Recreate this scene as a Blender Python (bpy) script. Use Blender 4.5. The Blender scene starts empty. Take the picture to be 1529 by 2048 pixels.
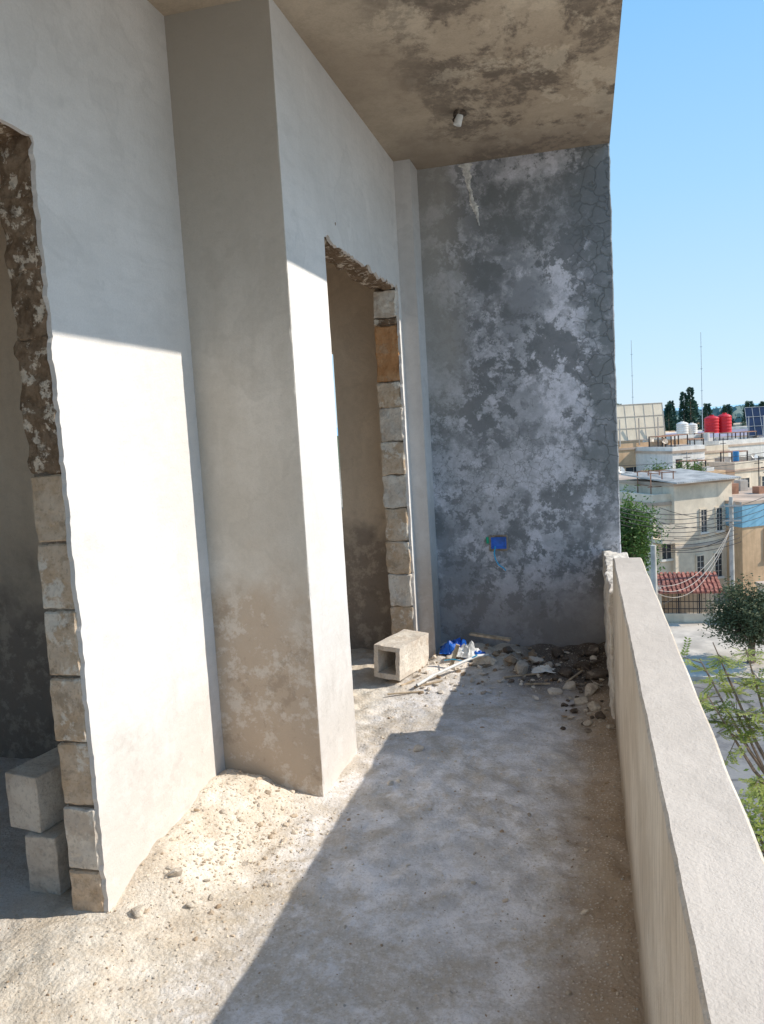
import bpy, bmesh, math, random
from mathutils import Vector, Matrix, noise as mn
random.seed(7)
S = bpy.context.scene
COL = S.collection

# ------------------------------------------------------------------ node helpers
class M:
    def __init__(s, name, rough=0.9, spec=0.2):
        s.m = bpy.data.materials.new(name); s.m.use_nodes = True
        s.nt = s.m.node_tree; s.b = s.nt.nodes['Principled BSDF']
        s.b.inputs['Roughness'].default_value = rough
        s.b.inputs['Specular IOR Level'].default_value = spec
        s.pos = s.nt.nodes.new('ShaderNodeNewGeometry').outputs['Position']
        sp = s.nt.nodes.new('ShaderNodeSeparateXYZ'); s.nt.links.new(s.pos, sp.inputs[0])
        s.x, s.y, s.z = sp.outputs
    def _set(s, sock, v):
        if isinstance(v, bpy.types.NodeSocket): s.nt.links.new(v, sock)
        elif isinstance(v, (tuple, list)) and len(v) == 3 and sock.type == 'RGBA': sock.default_value = (*v, 1)
        else: sock.default_value = v
    def scale(s, v, sc):
        n = s.nt.nodes.new('ShaderNodeVectorMath'); n.operation = 'MULTIPLY'
        s.nt.links.new(v, n.inputs[0]); n.inputs[1].default_value = sc; return n.outputs[0]
    def noise(s, sc, det=5, rough=.55, dist=0, vec=None, off=0):
        n = s.nt.nodes.new('ShaderNodeTexNoise')
        v = vec or s.pos
        if off:
            a = s.nt.nodes.new('ShaderNodeVectorMath'); a.operation = 'ADD'
            s.nt.links.new(v, a.inputs[0]); a.inputs[1].default_value = (off, off * 1.7, off * .6); v = a.outputs[0]
        s.nt.links.new(v, n.inputs['Vector'])
        n.inputs['Scale'].default_value = sc; n.inputs['Detail'].default_value = det
        n.inputs['Roughness'].default_value = rough; n.inputs['Distortion'].default_value = dist
        return n.outputs['Fac']
    def warp(s, sc, amt):
        n = s.nt.nodes.new('ShaderNodeTexNoise'); s.nt.links.new(s.pos, n.inputs['Vector'])
        n.inputs['Scale'].default_value = sc; n.inputs['Detail'].default_value = 3
        a = s.nt.nodes.new('ShaderNodeVectorMath'); a.operation = 'MULTIPLY_ADD'
        s.nt.links.new(n.outputs['Color'], a.inputs[0]); a.inputs[1].default_value = (amt,) * 3
        s.nt.links.new(s.pos, a.inputs[2]); return a.outputs[0]
    def voro(s, sc, feat='DISTANCE_TO_EDGE', vec=None):
        n = s.nt.nodes.new('ShaderNodeTexVoronoi'); n.feature = feat
        s.nt.links.new(vec or s.pos, n.inputs['Vector']); n.inputs['Scale'].default_value = sc
        return n.outputs['Distance']
    def step(s, v, a, b, lo=0., hi=1.):
        n = s.nt.nodes.new('ShaderNodeMapRange'); n.interpolation_type = 'SMOOTHSTEP'
        s._set(n.inputs['Value'], v)
        n.inputs['From Min'].default_value = a; n.inputs['From Max'].default_value = b
        n.inputs['To Min'].default_value = lo; n.inputs['To Max'].default_value = hi
        return n.outputs['Result']
    def math(s, op, a, b=0., c=0.):
        n = s.nt.nodes.new('ShaderNodeMath'); n.operation = op
        s._set(n.inputs[0], a); s._set(n.inputs[1], b)
        if op == 'MULTIPLY_ADD': s._set(n.inputs[2], c)
        return n.outputs[0]
    def mul(s, a, b): return s.math('MULTIPLY', a, b)
    def mix(s, f, a, b, mode='MIX'):
        n = s.nt.nodes.new('ShaderNodeMix'); n.data_type = 'RGBA'; n.blend_type = mode
        s._set(n.inputs[0], f); s._set(n.inputs[6], a); s._set(n.inputs[7], b)
        return n.outputs[2]
    def bump(s, h, dist=.01, strength=1., prev=None):
        n = s.nt.nodes.new('ShaderNodeBump'); s._set(n.inputs['Height'], h)
        n.inputs['Distance'].default_value = dist; n.inputs['Strength'].default_value = strength
        if prev: s.nt.links.new(prev, n.inputs['Normal'])
        return n.outputs[0]
    def done(s, col, nrm=None):
        s._set(s.b.inputs['Base Color'], col)
        if nrm: s.nt.links.new(nrm, s.b.inputs['Normal'])
        return s.m

def simple(name, col, var=.25, sc=3., rough=.85, bd=.0, spec=.2, metal=0.):
    a = M(name, rough, spec)
    f = a.noise(sc, 6, .6)
    dark = tuple(c * (1 - var) for c in col); lite = tuple(min(1, c * (1 + var * .6)) for c in col)
    c = a.mix(a.step(f, .32, .68), dark, lite)
    a.b.inputs['Metallic'].default_value = metal
    return a.done(c, a.bump(a.noise(sc * 12, 4), bd) if bd else None)

def plaster(name, lite, dark, stain, stain_top=.5, streak=.5, topdark=0., patch=.3, stain_amt=.7):
    a = M(name, .92, .15)
    big = a.noise(1.1, 7, .6, .2); mid = a.noise(5, 6, .65, .1, off=3)
    vs = a.noise(3.2, 6, .65, .1, vec=a.scale(a.pos, (1.6, 1.6, .22)), off=9)
    c = a.mix(a.step(big, .36, .64), dark, lite)
    c = a.mix(a.mul(a.step(mid, .42, .75), .4), c, lite)
    c = a.mix(a.mul(a.step(vs, .45, .72), streak), c, dark)
    t1 = a.noise(26, 4, .6, .5, vec=a.scale(a.pos, (1, .25, 1.)), off=31); t2 = a.noise(24, 4, .6, .5, vec=a.scale(a.pos, (1, 1, .22)), off=37)
    c = a.mix(a.step(t1, .42, .68, 0, .18), c, tuple(x * .76 for x in dark)); c = a.mix(a.step(t2, .45, .72, 0, .14), c, lite)
    tw = a.noise(1.9, 5, .55, .3, off=17)
    rim = a.mul(a.step(tw, .555, .575), a.step(tw, .60, .58))
    c = a.mix(a.mul(rim, .18), c, tuple(x * .7 for x in dark))
    c = a.mix(a.mul(a.step(tw, .56, .64), .24), c, tuple(x * .82 for x in dark))
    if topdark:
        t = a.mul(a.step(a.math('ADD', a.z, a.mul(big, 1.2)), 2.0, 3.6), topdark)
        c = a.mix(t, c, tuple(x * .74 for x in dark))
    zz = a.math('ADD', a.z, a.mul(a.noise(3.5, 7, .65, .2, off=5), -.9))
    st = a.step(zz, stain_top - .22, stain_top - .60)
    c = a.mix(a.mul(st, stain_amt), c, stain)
    pt = a.mul(st, a.step(a.noise(11, 8, .72, off=21), .50, .60))
    c = a.mix(a.mul(pt, patch), c, lite)
    pd = a.mul(st, a.step(a.noise(9, 8, .72, off=25), .53, .62))
    c = a.mix(a.mul(pd, patch), c, tuple(x * .7 for x in stain))
    g = a.noise(170, 3, .7); sp = a.step(a.noise(60, 3, .6), .68, .76)
    c = a.mix(a.step(g, .3, .75, 0, .2), c, tuple(x * .7 for x in dark))
    c = a.mix(a.mul(sp, .25), c, tuple(x * .6 for x in dark))
    n = a.bump(mid, .010, .5); n = a.bump(g, .0018, .8, n)
    n = a.bump(a.noise(30, 4), .003, .6, n); n = a.bump(t1, .002, .6, n)
    return a.done(c, n)

m_wallA = plaster('plaster_sunny', (.83, .795, .765), (.71, .68, .65), (.58, .53, .48), .42, .38, 0, .25, .6)
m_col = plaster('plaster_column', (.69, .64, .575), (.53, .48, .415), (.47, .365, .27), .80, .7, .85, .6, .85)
m_pil = plaster('plaster_pilaster', (.70, .675, .655), (.57, .54, .52), (.48, .40, .33), .6, .5)
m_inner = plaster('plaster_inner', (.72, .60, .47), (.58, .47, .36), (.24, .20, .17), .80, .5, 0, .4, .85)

def mk_back():
    a = M('plaster_damp', .9, .2)
    big = a.noise(1.2, 9, .64, .15, off=2); md = a.noise(3.2, 9, .72, .1, off=6); fn = a.noise(12, 8, .74, .1)
    c = a.mix(a.step(big, .40, .58), (.31, .32, .345), (.58, .58, .62))
    c = a.mix(a.mul(a.step(md, .48, .58), .72), c, (.75, .74, .80))
    c = a.mix(a.mul(a.step(fn, .45, .58), .35), c, (.30, .31, .335))
    bx = a.math('ADD', a.x, a.mul(md, .9))
    band = a.mul(a.step(bx, .12, .24), a.step(bx, .50, .42))
    band = a.mul(band, a.mul(a.step(a.z, 2.75, 2.3), a.step(a.z, 1.0, 1.4)))
    c = a.mix(a.mul(band, a.step(fn, .62, .45, .3, .9)), c, (.82, .80, .86))
    mk = a.step(a.noise(1.6, 5, .6, off=30), .41, .52)
    bl = a.mul(a.step(a.noise(5.5, 10, .74, .1, off=11), .49, .55), mk)
    c = a.mix(a.mul(bl, .85), c, (.165, .175, .18))
    mk2 = a.step(a.noise(2.0, 5, .6, off=61), .43, .53)
    bl2 = a.mul(a.step(a.noise(15, 8, .72, .1, off=33), .50, .57), a.mul(mk2, a.step(a.z, .2, .5)))
    c = a.mix(a.mul(bl2, .8), c, (.19, .20, .21))
    rt = a.step(a.math('ADD', a.x, a.mul(a.noise(3.4, 8, .68, off=13), .55)), .27, .36)
    rt = a.mul(rt, a.step(a.z, .8, 1.15))
    c = a.mix(a.mul(rt, a.step(fn, .35, .6, .55, .95)), c, (.235, .25, .255))
    tp = a.mul(a.step(a.math('ADD', a.z, a.mul(a.noise(2.6, 9, .72, .2, off=15), .9)), 2.86, 3.04), a.step(a.x, -.8, -.5))
    tp = a.mul(tp, a.step(a.math('ADD', a.z, a.mul(md, .1)), 2.99, 2.92))
    c = a.mix(a.mul(tp, a.step(fn, .35, .6, .45, .9)), c, (.19, .20, .205))
    zw = a.math('ADD', a.z, a.mul(md, .35))
    jt = a.mul(a.step(zw, 1.44, 1.50), a.step(zw, 1.66, 1.58))
    c = a.mix(a.mul(jt, a.step(fn, .4, .6, .1, .7)), c, (.25, .26, .275))
    lf = a.mul(a.step(a.math('ADD', a.x, a.mul(md, .3)), -.45, -.7), a.step(a.z, 1.1, 1.9))
    c = a.mix(a.mul(lf, .7), c, (.45, .42, .38))
    v = a.voro(10, 'DISTANCE_TO_EDGE', a.warp(9, .18)); v2 = a.voro(19, 'DISTANCE_TO_EDGE', a.warp(12, .14))
    edge = a.mul(a.step(a.x, -.12, .02), a.step(a.z, .9, 1.2))
    l1 = a.mul(a.step(v, .05, .015), a.math('MAXIMUM', rt, a.mul(edge, .8)))
    c = a.mix(a.mul(l1, .55), c, (.13, .14, .14))
    cm = a.mul(a.step(a.noise(2.2, 5, .6, off=41), .46, .58), a.mul(a.step(a.z, 1.9, 1.4), a.step(a.z, .7, 1.0)))
    l2 = a.mul(a.step(v2, .05, .015), cm)
    c = a.mix(a.mul(l2, .55), c, (.17, .18, .175))
    lo = a.step(a.math('ADD', a.z, a.mul(md, -.6)), .30, -.12)
    c = a.mix(a.mul(lo, .7), c, (.28, .255, .24))
    g = a.noise(90, 4, .7); c = a.mix(a.step(g, .35, .75, 0, .25), c, (.25, .255, .265))
    n = a.bump(md, .014, .6); n = a.bump(fn, .006, .7, n); n = a.bump(l1, -.003, 1., n); n = a.bump(a.noise(140, 3, .7), .002, .8, n)
    return a.done(c, n)
m_back = mk_back()

def mk_ceil():
    a = M('ceiling_damp', .93, .12)
    v = a.scale(a.pos, (1.25, .8, 1))
    big = a.noise(1.0, 8, .62, .15, vec=v, off=4); md = a.noise(2.6, 9, .72, .15, vec=v, off=8); fn = a.noise(14, 8, .72, .1)
    c = a.mix(a.step(big, .36, .64), (.47, .375, .28), (.62, .515, .395))
    c = a.mix(a.mul(a.step(fn, .45, .6), .25), c, (.36, .285, .21))
    msk = a.mul(a.step(a.noise(1.1, 5, .55, .1, off=16), .33, .48), a.step(a.math('ADD', a.x, a.mul(md, .4)), -.75, -.35))
    d = a.mul(a.step(a.noise(2.4, 10, .74, .2, vec=v, off=51), .45, .54), msk)
    c = a.mix(a.mul(d, a.step(fn, .3, .58, .55, .95)), c, (.18, .145, .115))
    c = a.mix(a.mul(a.mul(a.step(md, .53, .60), a.step(a.x, -.9, -.4)), .6), c, (.74, .63, .49))
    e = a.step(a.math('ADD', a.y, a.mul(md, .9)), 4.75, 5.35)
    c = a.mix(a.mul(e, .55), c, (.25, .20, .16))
    g = a.noise(120, 3, .7)
    c = a.mix(a.step(g, .35, .75, 0, .22), c, (.25, .2, .16))
    n = a.bump(md, .012, .6); n = a.bump(fn, .004, .6, n); n = a.bump(g, .002, .8, n)
    return a.done(c, n)
m_ceil = mk_ceil()

def mk_sand():
    a = M('sand_and_dust', .95, .1)
    md = a.noise(5, 9, .72, .2, off=3); fn = a.noise(38, 6, .72)
    xx = a.math('ADD', a.x, a.mul(md, .55))
    sand = a.mix(a.step(md, .38, .62), (.70, .605, .49), (.86, .785, .68))
    sand = a.mix(a.mul(a.step(a.noise(17, 6, .72, off=81), .52, .62), .35), sand, (.56, .465, .36))
    grey = a.mix(a.step(md, .40, .60), (.60, .58, .57), (.85, .825, .83))
    grey = a.mix(a.mul(a.step(a.noise(15, 8, .74, off=83), .50, .60), .42), grey, (.52, .465, .405))
    g = a.mul(a.step(xx, -.95, -.6), a.step(a.y, 5.0, 4.2))
    c = a.mix(a.mul(g, .9), sand, grey)
    br = a.mul(a.step(a.noise(1.9, 9, .72, .3, off=12), .48, .57), a.step(fn, .35, .6, .4, 1.))
    br = a.mul(br, a.step(a.x, -1.35, -1.05, .3, 1.))
    c = a.mix(a.mul(br, .66), c, (.47, .39, .29))
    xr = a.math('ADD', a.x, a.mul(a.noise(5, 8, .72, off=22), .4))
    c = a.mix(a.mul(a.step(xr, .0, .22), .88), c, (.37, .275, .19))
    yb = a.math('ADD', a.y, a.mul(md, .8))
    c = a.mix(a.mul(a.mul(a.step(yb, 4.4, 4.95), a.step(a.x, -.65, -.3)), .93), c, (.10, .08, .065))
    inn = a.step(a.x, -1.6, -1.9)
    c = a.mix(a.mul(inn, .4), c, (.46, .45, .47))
    v = a.voro(75, 'F1'); v2 = a.noise(140, 3, .75)
    c = a.mix(a.step(v2, .5, .72, 0, .5), c, (.32, .26, .205))
    c = a.mix(a.step(v, .32, .12, 0, .35), c, (.88, .85, .80))
    n = a.bump(fn, .006, .9); n = a.bump(v, -.003, .8, n); n = a.bump(a.noise(260, 2, .7), .0025, .9, n)
    return a.done(c, n)
m_sand = mk_sand()

def mk_parapet():
    a = M('parapet_plaster', .93, .12)
    v = a.scale(a.pos, (1, 1, .12))
    st = a.noise(60, 5, .65, vec=v); md = a.noise(3, 8, .68)
    c = a.mix(a.step(md, .36, .64), (.60, .51, .41), (.74, .655, .55))
    c = a.mix(a.step(st, .4, .68, 0, .5), c, (.40, .33, .26))
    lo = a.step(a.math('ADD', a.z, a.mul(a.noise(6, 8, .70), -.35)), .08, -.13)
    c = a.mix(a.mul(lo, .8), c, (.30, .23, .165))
    n = a.bump(st, .007, .9); n = a.bump(a.noise(150, 3), .003, .8, n)
    return a.done(c, n)
m_par = mk_parapet()
m_partop = plaster('parapet_cap', (.70, .625, .55), (.60, .53, .46), (.4, .37, .34), -3, .1)

def mk_block(name, c1, c2, c3, patch=.8, sc=1.):
    a = M(name, .95, .1)
    md = a.noise(9 * sc, 8, .72, .2); f = a.noise(70, 4, .7)
    c = a.mix(a.step(md, .40, .60), c1, c2)
    c = a.mix(a.step(a.noise(10 * sc, 8, .72, .2, off=7), .53, .59, 0, patch), c, c3)
    c = a.mix(a.mul(a.step(a.noise(7 * sc, 8, .74, .2, off=14), .54, .61), patch * .6), c, tuple(x * .5 for x in c1))
    c = a.mix(a.step(f, .5, .7, 0, .45), c, tuple(x * .5 for x in c1))
    n = a.bump(md, .010, .8); n = a.bump(f, .005, .9, n)
    return a.done(c, n)
m_blk = mk_block('concrete_block_grey', (.56, .42, .29), (.68, .55, .42), (.82, .76, .67), .8, .8)
m_blk2 = mk_block('concrete_block_rust', (.54, .27, .12), (.62, .36, .19), (.58, .44, .32), .4, .8)
m_blk3 = mk_block('concrete_block_pale', (.66, .585, .50), (.78, .715, .625), (.54, .43, .33), .55, .8)
m_mort = mk_block('rough_mortar', (.19, .13, .085), (.30, .215, .145), (.76, .66, .54), .95, 1.9)
m_jgap = mk_block('mortar_joint', (.26, .205, .155), (.36, .30, .235), (.52, .45, .37), .5)
m_rock = mk_block('rubble_stone', (.52, .45, .37), (.68, .61, .52), (.36, .28, .21), .5)
m_rock2 = mk_block('rubble_dark', (.10, .08, .065), (.17, .135, .11), (.34, .29, .24))

# ------------------------------------------------------------------ mesh helpers
def obj_from_bm(name, bm, mats, parent=None, smooth=False):
    me = bpy.data.meshes.new(name); bm.to_mesh(me); bm.free()
    for m in (mats if isinstance(mats, (list, tuple)) else [mats]): me.materials.append(m)
    if smooth:
        for p in me.polygons: p.use_smooth = True
    o = bpy.data.objects.new(name, me); COL.objects.link(o)
    if parent: o.parent = parent
    return o
def empty(name):
    o = bpy.data.objects.new(name, None); COL.objects.link(o); o.empty_display_size = .1; return o
def add_box(bm, x0, x1, y0, y1, z0, z1, mi=0, M4=None):
    vs = [bm.verts.new((x, y, z)) for x in (x0, x1) for y in (y0, y1) for z in (z0, z1)]
    if M4:
        for v in vs: v.co = M4 @ v.co
    idx = [(0, 1, 3, 2), (4, 6, 7, 5), (0, 4, 5, 1), (2, 3, 7, 6), (0, 2, 6, 4), (1, 5, 7, 3)]
    fs = [bm.faces.new([vs[i] for i in f]) for f in idx]
    for f in fs: f.material_index = mi
    return vs, fs
def box(name, x0, x1, y0, y1, z0, z1, mats, parent=None):
    bm = bmesh.new(); add_box(bm, x0, x1, y0, y1, z0, z1); return obj_from_bm(name, bm, mats, parent)
def rough_box(bm, x0, x1, y0, y1, z0, z1, amp=.004, cuts=5, mi=0, seed=0, fr=18, bev=.006):
    t = bmesh.new(); add_box(t, x0, x1, y0, y1, z0, z1)
    bmesh.ops.bevel(t, geom=t.edges[:], offset=bev, segments=1, affect='EDGES')
    bmesh.ops.subdivide_edges(t, edges=[e for e in t.edges if e.calc_length() > .03], cuts=cuts, use_grid_fill=True)
    for v in t.verts:
        v.co += mn.noise_vector(v.co * fr + Vector((seed, seed * .7, 0))) * amp
        v.co += mn.noise_vector(v.co * fr * 3.3 + Vector((seed, seed * .7, 7))) * amp * .4
    me = bpy.data.meshes.new('t'); t.to_mesh(me); t.free()
    n0 = len(bm.faces); bm.from_mesh(me); bpy.data.meshes.remove(me)
    bm.faces.ensure_lookup_table()
    for f in bm.faces[n0:]: f.material_index = mi
def prism_x(name, poly, x0, x1, mats, parent=None):
    bm = bmesh.new()
    a = [bm.verts.new((x1, y, z)) for y, z in poly]; b = [bm.verts.new((x0, y, z)) for y, z in poly]
    bm.faces.new(a); bm.faces.new(b[::-1]); n = len(poly)
    for i in range(n):
        j = (i + 1) % n; f = bm.faces.new((a[j], a[i], b[i], b[j]))
    bmesh.ops.recalc_face_normals(bm, faces=bm.faces[:])
    bmesh.ops.triangulate(bm, faces=[f for f in bm.faces if len(f.verts) > 4], ngon_method='EAR_CLIP')
    return obj_from_bm(name, bm, mats, parent)
def jag(p, q, n, amp, seed, fr=9.):
    out = []; d = Vector((q[0] - p[0], q[1] - p[1])); nn = Vector((-d.y, d.x)).normalized()
    for i in range(n):
        t = i / n; pt = Vector(p) + d * t
        k = mn.noise(Vector((t * d.length * fr, seed, 0))) * amp + mn.noise(Vector((t * d.length * fr * 3.7, seed, 5))) * amp * .6
        if i == 0: k = 0
        out.append(tuple(pt + nn * k))
    return out
def tube(name, pts, r, mat, parent=None, cyclic=False):
    cu = bpy.data.curves.new(name, 'CURVE'); cu.dimensions = '3D'; cu.bevel_depth = r; cu.bevel_resolution = 2
    lists = pts if isinstance(pts[0][0], (tuple, list, Vector)) else [pts]
    for pl in lists:
        s = cu.splines.new('POLY'); s.points.add(len(pl) - 1)
        for i, p in enumerate(pl): s.points[i].co = (*p, 1)
    cu.materials.append(mat); o = bpy.data.objects.new(name, cu); COL.objects.link(o)
    if parent: o.parent = parent
    return o

# ------------------------------------------------------------------ balcony structure
ZC = 3.04; XA = -1.475; XB = -1.055; YB = 5.05
wallA = empty('plastered_wall')
D1 = 2.04; H1 = 2.33; TA = .125
poly = [(-3, -.12), (.9, -.12)] + jag((.9, -.1), (.9, H1), 30, .012, 1) + jag((.9, H1), (D1, H1), 46, .030, 2) + \
       jag((D1, H1), (D1, -.12), 150, .013, 3) + [(D1, -.12), (2.9, -.12), (2.9, ZC), (-3, ZC)]
prism_x('plaster_face', poly, XA - .016, XA, m_wallA, wallA)
poly = [(-3, -.12), (.92, -.12), (.92, H1 + .03), (D1 + .06, H1 + .03), (D1 + .06, -.12), (2.9, -.12), (2.9, ZC), (-3, ZC)]
prism_x('block_core', poly, XA - TA + .005, XA - .0165, m_inner, wallA)
bm = bmesh.new(); z = -.05; i = 0
while z < H1 - .02:
    h = .197 if z < 1.4 else .21
    z1 = min(z + h, H1 + .015); hi = z >= 1.38
    y0 = D1 + random.uniform(-.005, .005)
    rough_box(bm, XA - TA + random.uniform(-.004, .003), XA - .014, y0, D1 + .075, z, z1, .0045 if not hi else .012, 9,
              3 if hi else random.choice([0, 0, 2, 0]), i * 3.1, 22, .005)
    z = z1 + (.008 if not hi else -.012); i += 1
rough_box(bm, XA - TA + .007, XA - .02, D1 + .012, D1 + .07, -.1, H1 + .01, .004, 60, 4, 77, 20)
obj_from_bm('door_jamb_blocks', bm, [m_blk, m_blk2, m_blk3, m_mort, m_jgap], wallA)
bm = bmesh.new(); rough_box(bm, XA - TA, XA - .018, .85, D1 + .05, H1 + .004, H1 + .1, .022, 16, 0, 4, 12)
obj_from_bm('lintel_underside', bm, m_mort, wallA)

bm = bmesh.new(); rows = []; nz = 140
for i in range(nz + 1):
    z = -.12 + (ZC + .12) * i / nz
    k = mn.noise(Vector((0, 0, z * 5))) * .005 + mn.noise(Vector((3, 0, z * 23))) * .004
    chip = max(0, mn.noise(Vector((8, 2, z * 9))) - .3) * .04
    b = .005 + chip
    prof = [(XA - .145, 2.89), (XB - .06, 2.89), (XB - b, 2.89 - k * .6), (XB - b * .3, 2.89 + b * .3 - k * .3), (XB + k * .6, 2.89 + b), (XB, 2.955), (XB, 3.2), (XA - .145, 3.2)]
    rows.append([bm.verts.new((x, y, z)) for x, y in prof])
for i in range(nz):
    for k in range(8):
        f = bm.faces.new((rows[i][k], rows[i][(k + 1) % 8], rows[i + 1][(k + 1) % 8], rows[i + 1][k])); f.material_index = 1 if k in (3, 4, 5) else 0
bmesh.ops.recalc_face_normals(bm, faces=bm.faces[:])
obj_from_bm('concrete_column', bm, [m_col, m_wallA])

wallB = empty('plastered_wall')
D2a, D2b, H2 = 3.37, 4.765, 2.29
poly = [(3.2, -.12), (D2a, -.12)] + jag((D2a, -.1), (D2a, H2), 50, .005, 11) + jag((D2a, H2), (D2b, H2), 60, .035, 12) + \
       jag((D2b, H2), (D2b, -.12), 120, .020, 13) + [(D2b, -.12), (4.86, -.12), (4.86, ZC), (3.2, ZC)]
prism_x('plaster_face', poly, XB - .016, XB, m_wallA, wallB)
poly = [(3.2, -.12), (D2a + .004, -.12), (D2a + .004, H2 + .03), (D2b + .06, H2 + .03), (D2b + .06, -.12), (4.86, -.12), (4.86, ZC), (3.2, ZC)]
prism_x('block_core', poly, XB - .155, XB - .0165, m_inner, wallB)
bm = bmesh.new(); z = -.05; i = 0
cols2 = [2, 0, 2, 0, 0, 2, 0, 2, 0, 1, 3, 2]
hs = [.2, .2, .2, .2, .2, .2, .2, .2, .15, .33, .04, .16]
while z < H2 - .01:
    z1 = min(z + hs[i % 12], H2 + .015)
    rough_box(bm, XB - .160 + random.uniform(-.006, .008), XB - .014, D2b + random.uniform(-.016, .004), D2b + .075, z, z1, .010, 9, cols2[i % 12], i * 5.3, 14, .006)
    z = z1 + .005; i += 1
rough_box(bm, XB - .150, XB - .022, D2b + .014, D2b + .07, -.1, H2 + .01, .006, 60, 4, 70, 18)
obj_from_bm('door_jamb_blocks', bm, [m_blk, m_blk2, m_blk3, m_mort, m_jgap], wallB)
bm = bmesh.new(); rough_box(bm, XB - .156, XB - .018, D2a + .004, D2b + .05, H2 + .003, H2 + .1, .026, 16, 0, 8, 11)
obj_from_bm('lintel_underside', bm, m_mort, wallB)

box('concrete_pilaster', -1.2, -.955, 4.835, 5.06, -.12, ZC, m_pil)

bm = bmesh.new(); rows = []
for i in range(91):
    z = -.12 + (ZC + .12) * i / 90
    k = mn.noise(Vector((5, 0, z * 7))) * .004 + mn.noise(Vector((3, 9, z * 25))) * .003
    rows.append([bm.verts.new((x, y, z)) for x, y in ((-1.19, YB), (.15, YB), (.184 + k, YB), (.19 + k, YB + .006), (.19, YB + .15), (-1.19, YB + .15))])
for i in range(90):
    for k in range(6): bm.faces.new((rows[i][k], rows[i][(k + 1) % 6], rows[i + 1][(k + 1) % 6], rows[i + 1][k]))
bmesh.ops.recalc_face_normals(bm, faces=bm.faces[:])
obj_from_bm('damp_concrete_wall', bm, m_back)
bm = bmesh.new()
add_box(bm, -4.2, -2.4, YB, YB + .15, -.12, ZC); add_box(bm, -1.572, -1.191, YB, YB + .15, -.12, ZC)
add_box(bm, -2.4, -1.572, YB, YB + .15, -.12, .95); add_box(bm, -2.4, -1.572, YB, YB + .15, 1.98, ZC)
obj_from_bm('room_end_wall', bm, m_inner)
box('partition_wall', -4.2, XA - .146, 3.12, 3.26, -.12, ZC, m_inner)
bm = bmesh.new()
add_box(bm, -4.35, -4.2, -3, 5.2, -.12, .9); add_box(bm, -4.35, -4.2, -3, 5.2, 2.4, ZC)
for ya, yb in ((-3, -.6), (2.6, 3.5), (4.9, 5.2)): add_box(bm, -4.35, -4.2, ya, yb, .9, 2.4)  # unseen window openings between these piers, added to let more daylight into the rooms
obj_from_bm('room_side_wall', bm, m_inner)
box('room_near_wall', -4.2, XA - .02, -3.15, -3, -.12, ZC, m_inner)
bm = bmesh.new(); add_box(bm, -4.35, .192, -3.15, 5.201, ZC - .002, ZC + .2)
obj_from_bm('concrete_ceiling', bm, m_ceil)
box('building_lower_storey', -4.36, .215, -3.15, 5.2, -5.85, -.12, simple('render_outer', (.45, .42, .38), .2, 2))

par = empty('parapet_wall')
def parapet_mesh(name, x0b, x0t, x1, ya, yb, z0, z1, amp, mats, ns=60):
    bm = bmesh.new(); rows = []
    for i in range(ns + 1):
        y = ya + (yb - ya) * i / ns
        n1 = mn.noise(Vector((y * 5, 1, 0))) * amp + mn.noise(Vector((y * 24, 1, 4))) * amp * .5; n2 = mn.noise(Vector((y * 5, 7, 3))) * amp
        n3 = mn.noise(Vector((y * 3, 2, 9))) * amp
        r = [(x0b + n1, y, z0), (x0b + (x0t - x0b) * .5 + n2 * 1.2, y, (z0 + z1) / 2), (x0t + n1 * .8, y, z1 - .006), (x0t + .006 + n1 * .8, y, z1 + n3),
             (x1 - .006 + n2 * .6, y, z1 + n3), (x1 + n2 * .6, y, z1 - .006), (x1, y, z0)]
        rows.append([bm.verts.new(c) for c in r])
    for i in range(ns):
        for k in range(6):
            f = bm.faces.new((rows[i][k], rows[i][k + 1], rows[i + 1][k + 1], rows[i + 1][k])); f.material_index = 1 if k == 3 else 0
    bm.faces.new(rows[0][::-1]); bm.faces.new(rows[-1])
    bmesh.ops.recalc_face_normals(bm, faces=bm.faces[:])
    return obj_from_bm(name, bm, mats, par)
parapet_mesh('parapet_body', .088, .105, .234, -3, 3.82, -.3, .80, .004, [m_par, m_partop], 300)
bm = bmesh.new()
rough_box(bm, .083, .228, 3.822, 5.048, -.3, .635, .014, 40, 0, 3, 13)
obj_from_bm('rough_parapet_end', bm, m_blk3, par)

# ------------------------------------------------------------------ floor
def sm(v, a, b):
    t = max(0, min(1, (v - a) / (b - a))); return t * t * (3 - 2 * t)
def fh(x, y):
    p = Vector((x, y, 0))
    h = mn.noise(p * 2.2) * .010 + mn.noise(p * 7) * .006 + mn.noise(p * 19) * .0028
    s = sm(x, -.85, -1.25)
    h += s * (abs(mn.noise(p * 8)) * .011 + mn.noise(p * 27) * .003)
    w = sm(x, -1.66, -1.52)
    h += w * .075 * sm(x, -1.15, -1.5) * sm(y, 2.0, 2.35) * sm(y, 3.1, 2.8)
    h += w * .07 * math.exp(-((x + 1.33) / .2) ** 2 - ((y - 2.78) / .22) ** 2)
    h += w * .03 * math.exp(-((x + 1.35) / .16) ** 2 - ((y - 2.3) / .2) ** 2)
    h += w * .012 * mn.noise(p * 13) * sm(y, 2.1, 2.3)
    h += .028 * math.exp(-((x + 1.45) / .2) ** 2 - ((y - 1.80) / .22) ** 2)
    h += .035 * sm(x, -.08, .09) * (.6 + .8 * abs(mn.noise(p * 4)))
    h += .05 * sm(y, 4.45, 5.0) * (.5 + abs(mn.noise(p * 5)) * 1.4) * sm(x, -1.05, -.9)
    h += .03 * math.exp(-((x + 1.0) / .2) ** 2 - ((y - 4.55) / .25) ** 2)
    return h
bm = bmesh.new()
nx, ny = 255, 500; X0, X1, Y0, Y1 = -2.9, .12, -.55, 5.06
grid = []
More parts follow.
